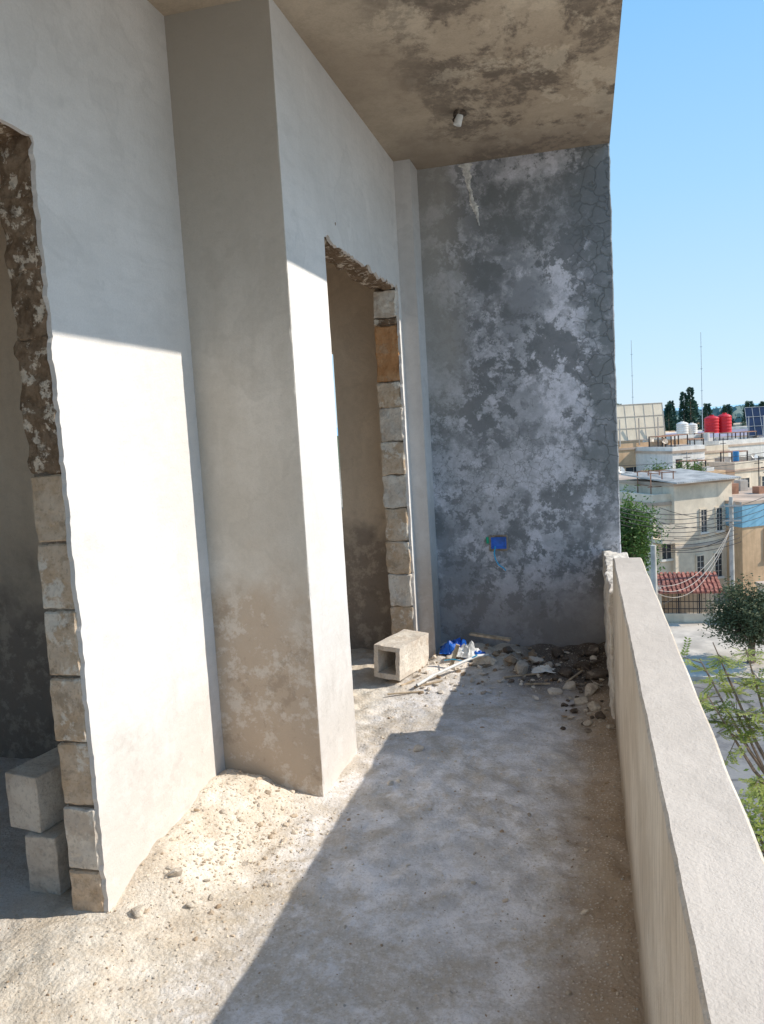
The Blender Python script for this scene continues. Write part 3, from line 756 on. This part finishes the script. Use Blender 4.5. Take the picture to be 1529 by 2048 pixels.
cab = [cat((4.8, 29.7, -2.6), (1.72, 22.2, -3.1 - .1 * k), .6 + .16 * k) for k in range(3)] + [cat((4.8, 29.7, -2.9), (2.4, 28.4, -5.0), .35), cat((1.7, 22.2, -2.3), (2.3, 28.3, -5.0), .35)]
tube('telephone_cables', cab, .0075, m_greyw)
for x, y, zt in ((6.7, 120, 12.1), (15.9, 120, 12.4)):
    bm = bmesh.new(); bmesh.ops.create_cone(bm, cap_ends=True, segments=8, radius1=.06, radius2=.035, depth=zt - G, matrix=Matrix.Translation((x, y, (zt + G) / 2)))
    for k in range(5): add_box(bm, x - .15, x + .15, y - .03, y + .03, zt - 2 - k * 3, zt - 1.95 - k * 3)
    obj_from_bm('radio_mast', bm, simple('mast_steel', (.50, .54, .58), .1, 1))

# ------------------------------------------------------------------ trees
def leafmat(name, c1, c2, sc=1.2, tr=.25):
    a = M(name, .6, .3); f = a.noise(sc, 5, .7); f2 = a.noise(sc * 9, 2, .6)
    c = a.mix(a.step(f, .38, .62), c1, c2); c = a.mix(a.step(f2, .4, .7, 0, .5), c, c1)
    a.done(c)
    t = a.nt.nodes.new('ShaderNodeBsdfTranslucent'); a.nt.links.new(c, t.inputs[0])
    mx = a.nt.nodes.new('ShaderNodeMixShader'); mx.inputs[0].default_value = tr
    a.nt.links.new(a.b.outputs[0], mx.inputs[1]); a.nt.links.new(t.outputs[0], mx.inputs[2])
    a.nt.links.new(mx.outputs[0], a.nt.nodes['Material Output'].inputs[0]); return a.m
m_lf_bright = leafmat('leaf_yellow_green', (.28, .33, .07), (.54, .56, .16), 2, .45)
m_lf_olive = leafmat('leaf_olive', (.07, .09, .04), (.19, .20, .10), 2, .2)
m_lf_green = leafmat('leaf_green', (.06, .12, .03), (.17, .27, .06), 2)
m_lf_pine = leafmat('leaf_pine', (.03, .075, .055), (.08, .15, .09), .3, .1)
m_bark = simple('bark', (.28, .20, .15), .35, 12, .9)
def limb(V, F, p, q, r0, r1, n=6):
    d = (q - p); L = d.length
    if L < 1e-5: return
    z = d / L; a = z.orthogonal().normalized(); b = z.cross(a); o = len(V)
    for (c, r) in ((p, r0), (q, r1)):
        for i in range(n):
            t = i * 2 * math.pi / n; V.append(tuple(c + (a * math.cos(t) + b * math.sin(t)) * r))
    for i in range(n): F.append((o + i, o + (i + 1) % n, o + n + (i + 1) % n, o + n + i))
def leafquads(V, F, c, n, spread, size):
    for _ in range(n):
        d = Vector((random.gauss(0, 1), random.gauss(0, 1), random.gauss(0, 1))) * spread
        p = c + d; a = Vector((random.gauss(0, 1), random.gauss(0, 1), random.gauss(0, .6))).normalized(); b = a.orthogonal().normalized()
        b = (Matrix.Rotation(random.uniform(0, 6.28), 3, a) @ b); s = size * random.uniform(.6, 1.3); o = len(V)
        V += [tuple(p - a * s), tuple(p + b * s * .4), tuple(p + a * s), tuple(p - b * s * .4)]; F.append((o, o + 1, o + 2, o + 3))
def mesh_obj(name, V, F, mat_, parent):
    me = bpy.data.meshes.new(name); me.from_pydata(V, [], F); me.materials.append(mat_); o = bpy.data.objects.new(name, me); COL.objects.link(o); o.parent = parent; return o
def tree(name, base, crown, rad, nb, leafn, lsize, lmat, trunk_r=.1, spread=.2, seed=1):
    random.seed(seed); E = empty(name); base = Vector(base); crown = Vector(crown); V = []; F = []; LV = []; LF = []
    fork = base.lerp(crown, .55); fork += Vector((random.uniform(-.1, .1), random.uniform(-.1, .1), 0))
    limb(V, F, base, fork, trunk_r, trunk_r * .7, 8)
    for i in range(nb):
        d = Vector((random.gauss(0, 1), random.gauss(0, 1), random.gauss(.1, 1))).normalized() * random.uniform(.55, 1.)
        tip = crown + Vector((d.x * rad[0], d.y * rad[1], d.z * rad[2]))
        mid = fork.lerp(tip, .5) + Vector((random.uniform(-.1, .1) * rad[0], random.uniform(-.1, .1) * rad[1], .12 * rad[2]))
        limb(V, F, fork, mid, trunk_r * .35, trunk_r * .2, 5); limb(V, F, mid, tip, trunk_r * .2, trunk_r * .05, 4)
        for k in range(3):
            q = mid.lerp(tip, random.uniform(.3, 1.)); t2 = q + Vector((random.gauss(0, 1) * spread * 1.3, random.gauss(0, 1) * spread * 1.3, random.gauss(0, 1) * spread))
            limb(V, F, q, t2, trunk_r * .08, trunk_r * .03, 3); leafquads(LV, LF, t2, leafn // 3, spread, lsize)
        leafquads(LV, LF, tip, leafn // 2, spread, lsize)
    mesh_obj('trunk_and_limbs', V, F, m_bark, E); mesh_obj('foliage', LV, LF, lmat, E); return E
def airy(name, base, fork, tips, seed):
    random.seed(seed); E = empty(name); V = []; F = []; LV = []; LF = []
    base = Vector(base); fork = Vector(fork); limb(V, F, base, fork, .09, .06, 8)
    for tp in tips:
        tp = Vector(tp); mid = fork.lerp(tp, .5) + Vector((0, 0, -.12)); limb(V, F, fork, mid, .03, .02, 6); limb(V, F, mid, tp, .02, .006, 5)
        for k in range(7):
            q = mid.lerp(tp, random.uniform(.4, 1.05)); d = Vector((random.gauss(0, 1), random.gauss(0, 1), random.gauss(.1, .4))).normalized() * random.uniform(.12, .34)
            limb(V, F, q, q + d, .006, .003, 4)
            for m in range(6):
                s = q + d * random.uniform(.3, 1.); fd = Vector((random.gauss(0, 1), random.gauss(0, 1), random.gauss(-.1, .3))).normalized() * random.uniform(.12, .22)
                limb(V, F, s, s + fd, .002, .001, 3); sd = fd.cross(Vector((0, 0, 1))).normalized()
                nl = 7
                for j in range(1, nl + 1):
                    p = s + fd * (j / nl)
                    for sg in (-1, 1):
                        a = (sd * sg + fd.normalized() * .5 + Vector((0, 0, random.uniform(-.2, .1)))).normalized() * random.uniform(.035, .055); w = fd.normalized() * .014
                        o = len(LV); LV += [tuple(p), tuple(p + a * .5 + w), tuple(p + a), tuple(p + a * .5 - w)]; LF.append((o, o + 1, o + 2, o + 3))
    mesh_obj('trunk_and_limbs', V, F, m_bark, E); mesh_obj('foliage', LV, LF, m_lf_bright, E)
airy('street_tree', (2.5, 9.3, G), (2.15, 9.2, -3.1), [(1.12, 9.0, -1.2), (1.3, 9.3, -1.1), (1.6, 9.1, -1.1), (2.2, 9.4, -1.2), (1.15, 8.7, -1.5), (1.4, 8.8, -1.6), (1.9, 9.0, -1.2),
     (2.1, 8.7, -1.6), (1.95, 8.4, -2.3), (2.2, 8.8, -2.7), (2.5, 9., -2.0), (1.6, 8.5, -2.3)], 3)
tree('olive_tree', (4.35, 24, G), (4.4, 24, -4.3), (1.1, .9, .9), 80, 140, .05, m_lf_olive, .12, .15, 5)
tree('garden_tree', (1.3, 25, G), (1.25, 25, -2.1), (.6, .7, 1.1), 50, 110, .06, m_lf_green, .1, .16, 6)
tree('garden_tree', (2.6, 12.0, G), (2.35, 11.3, -4.3), (.8, .8, .7), 26, 60, .05, m_lf_bright, .08, .14, 8)
tree('garden_tree', (6.6, 36, G), (6.5, 36, -3.4), (.9, .7, .8), 40, 90, .08, m_lf_green, .1, .2, 9)
tree('garden_tree', (3.6, 37.5, G), (3.8, 37.5, -.95), (1.4, .5, .25), 30, 40, .06, m_lf_green, .08, .12, 19)

def conif(V, F, LV, LF, x, y, zt, r, size):
    p = Vector((x, y, G)); limb(V, F, p, Vector((x, y, zt - 1)), .25, .05, 5)
    h = zt - (G + 1)
    n = int(1100 * size)
    for _ in range(n):
        t = random.random() ** .8; rr = r * (1 - t) ** .75 * (.75 + .6 * mn.noise(Vector((t * 9, x, y)))) + .1
        a = random.uniform(0, 6.28); q = math.sqrt(random.random())
        c = Vector((x + math.cos(a) * rr * q, y + math.sin(a) * rr * q, G + 1 + t * h))
        d = Vector((math.cos(a), math.sin(a), random.uniform(-.2, .9))).normalized() * random.uniform(.25, .6); s = d.orthogonal().normalized() * .16; o = len(LV)
        LV += [tuple(c), tuple(c + d * .5 + s), tuple(c + d), tuple(c + d * .5 - s)]; LF.append((o, o + 1, o + 2, o + 3))
random.seed(31); V, F, LV, LF = [], [], [], []
for x, zt, r in ((12.8, 2.8, 1.4), (13.9, 3.4, 1.5), (15.4, 4.6, 1.5), (16.4, 5.3, 1.5), (17.8, 3.4, 2.0), (19.2, 2.6, 2.2), (4.6, 5., .9), (5.6, 3.4, 1.0), (25, 2.6, 2.), (28, 2.4, 1.8), (21.5, 2.2, 2.)):
    conif(V, F, LV, LF, x, 140 + random.uniform(-6, 6), zt, r, 1)
E = empty('pine_grove'); mesh_obj('trunks', V, F, m_bark, E); mesh_obj('foliage', LV, LF, m_lf_pine, E)
random.seed(33); LV, LF = [], []
for _ in range(15000):
    y = random.uniform(190, 420); x = random.uniform(-20, y * .34)
    h = (7.4 + 1.6 * mn.noise(Vector((x * .05, y * .03, 0)))) * random.random() ** .6; c = Vector((x, y, G + h))
    a = Vector((random.gauss(0, 1), random.gauss(0, .4), random.gauss(0, 1))).normalized() * random.uniform(.6, 1.4); b = a.orthogonal().normalized() * .8; o = len(LV)
    LV += [tuple(c - a), tuple(c + b), tuple(c + a), tuple(c - b)]; LF.append((o, o + 1, o + 2, o + 3))
m_belt = leafmat('leaf_far', (.08, .16, .16), (.13, .22, .20), .05, .1)
me = bpy.data.meshes.new('distant_trees'); me.from_pydata(LV, [], LF); me.materials.append(m_belt); COL.objects.link(bpy.data.objects.new('distant_trees', me))
bm = bmesh.new(); prev = None
for i in range(121):
    x = -2500 + i * 50; z = 18 + 16 * mn.noise(Vector((x * .0016, 3, 0))) + 4 * mn.noise(Vector((x * .008, 8, 0)))
    r = [bm.verts.new((x, 2500, G)), bm.verts.new((x, 3000, z)), bm.verts.new((x, 3600, G))]
    if prev:
        for k in range(2): bm.faces.new((prev[k], prev[k + 1], r[k + 1], r[k]))
    prev = r
obj_from_bm('hills', bm, simple('hill_haze', (.38, .60, .76), .06, .002), smooth=True)

# ------------------------------------------------------------------ light, sky, camera
sd = Vector((1.33, .27, 1)).normalized()
W = bpy.data.worlds.new('World'); S.world = W; W.use_nodes = True; nt = W.node_tree
sky = nt.nodes.new('ShaderNodeTexSky'); sky.sky_type = 'NISHITA'; sky.sun_disc = False
sky.sun_elevation = math.asin(sd.z); sky.sun_rotation = math.atan2(sd.x, sd.y)
sky.air_density = 1.0; sky.dust_density = .6; sky.ozone_density = 1.5
tc = nt.nodes.new('ShaderNodeTexCoord'); sx = nt.nodes.new('ShaderNodeSeparateXYZ'); nt.links.new(tc.outputs['Generated'], sx.inputs[0])
rp = nt.nodes.new('ShaderNodeValToRGB'); nt.links.new(sx.outputs[2], rp.inputs[0])
els = rp.color_ramp.elements
els[0].position = 0; els[0].color = (.68, .86, 1.0, 1); els[1].position = 1; els[1].color = (.26, .47, .88, 1)
for p, c in ((.06, (.58, .82, 1.0)), (.25, (.39, .70, 1.0)), (.5, (.21, .54, .98))):
    e = els.new(p); e.color = (*c, 1)
sc = nt.nodes.new('ShaderNodeVectorMath'); sc.operation = 'SCALE'; sc.inputs[3].default_value = 1.06 / .15; nt.links.new(rp.outputs[0], sc.inputs[0])
mx = nt.nodes.new('ShaderNodeMix'); mx.data_type = 'RGBA'; mx.inputs[0].default_value = .9
nt.links.new(sky.outputs[0], mx.inputs[6]); nt.links.new(sc.outputs[0], mx.inputs[7])
nt.links.new(mx.outputs[2], nt.nodes['Background'].inputs[0]); nt.nodes['Background'].inputs[1].default_value = .15
sl = bpy.data.lights.new('sun', 'SUN'); sl.energy = 5.0; sl.angle = math.radians(.5); sl.color = (1, .93, .82)
so = bpy.data.objects.new('sun', sl); COL.objects.link(so); so.rotation_euler = sd.to_track_quat('Z', 'Y').to_euler()

cam = bpy.data.cameras.new('camera'); co = bpy.data.objects.new('camera', cam); COL.objects.link(co)
cam.sensor_fit = 'VERTICAL'; cam.sensor_height = 36; cam.lens = 28.125; cam.clip_end = 12000; cam.clip_start = .02
r = Vector((.9680, .2441, -.05858)).normalized(); f = Vector((-.2490, .9633, -.1007)).normalized(); up = r.cross(f).normalized()
f = up.cross(r).normalized()
mw = Matrix((r, up, -f)).transposed().to_4x4(); mw.translation = (0, 0, 1.45); co.matrix_world = mw
S.camera = co
S.view_settings.view_transform = 'Standard'; S.view_settings.look = 'None'; S.view_settings.exposure = 0
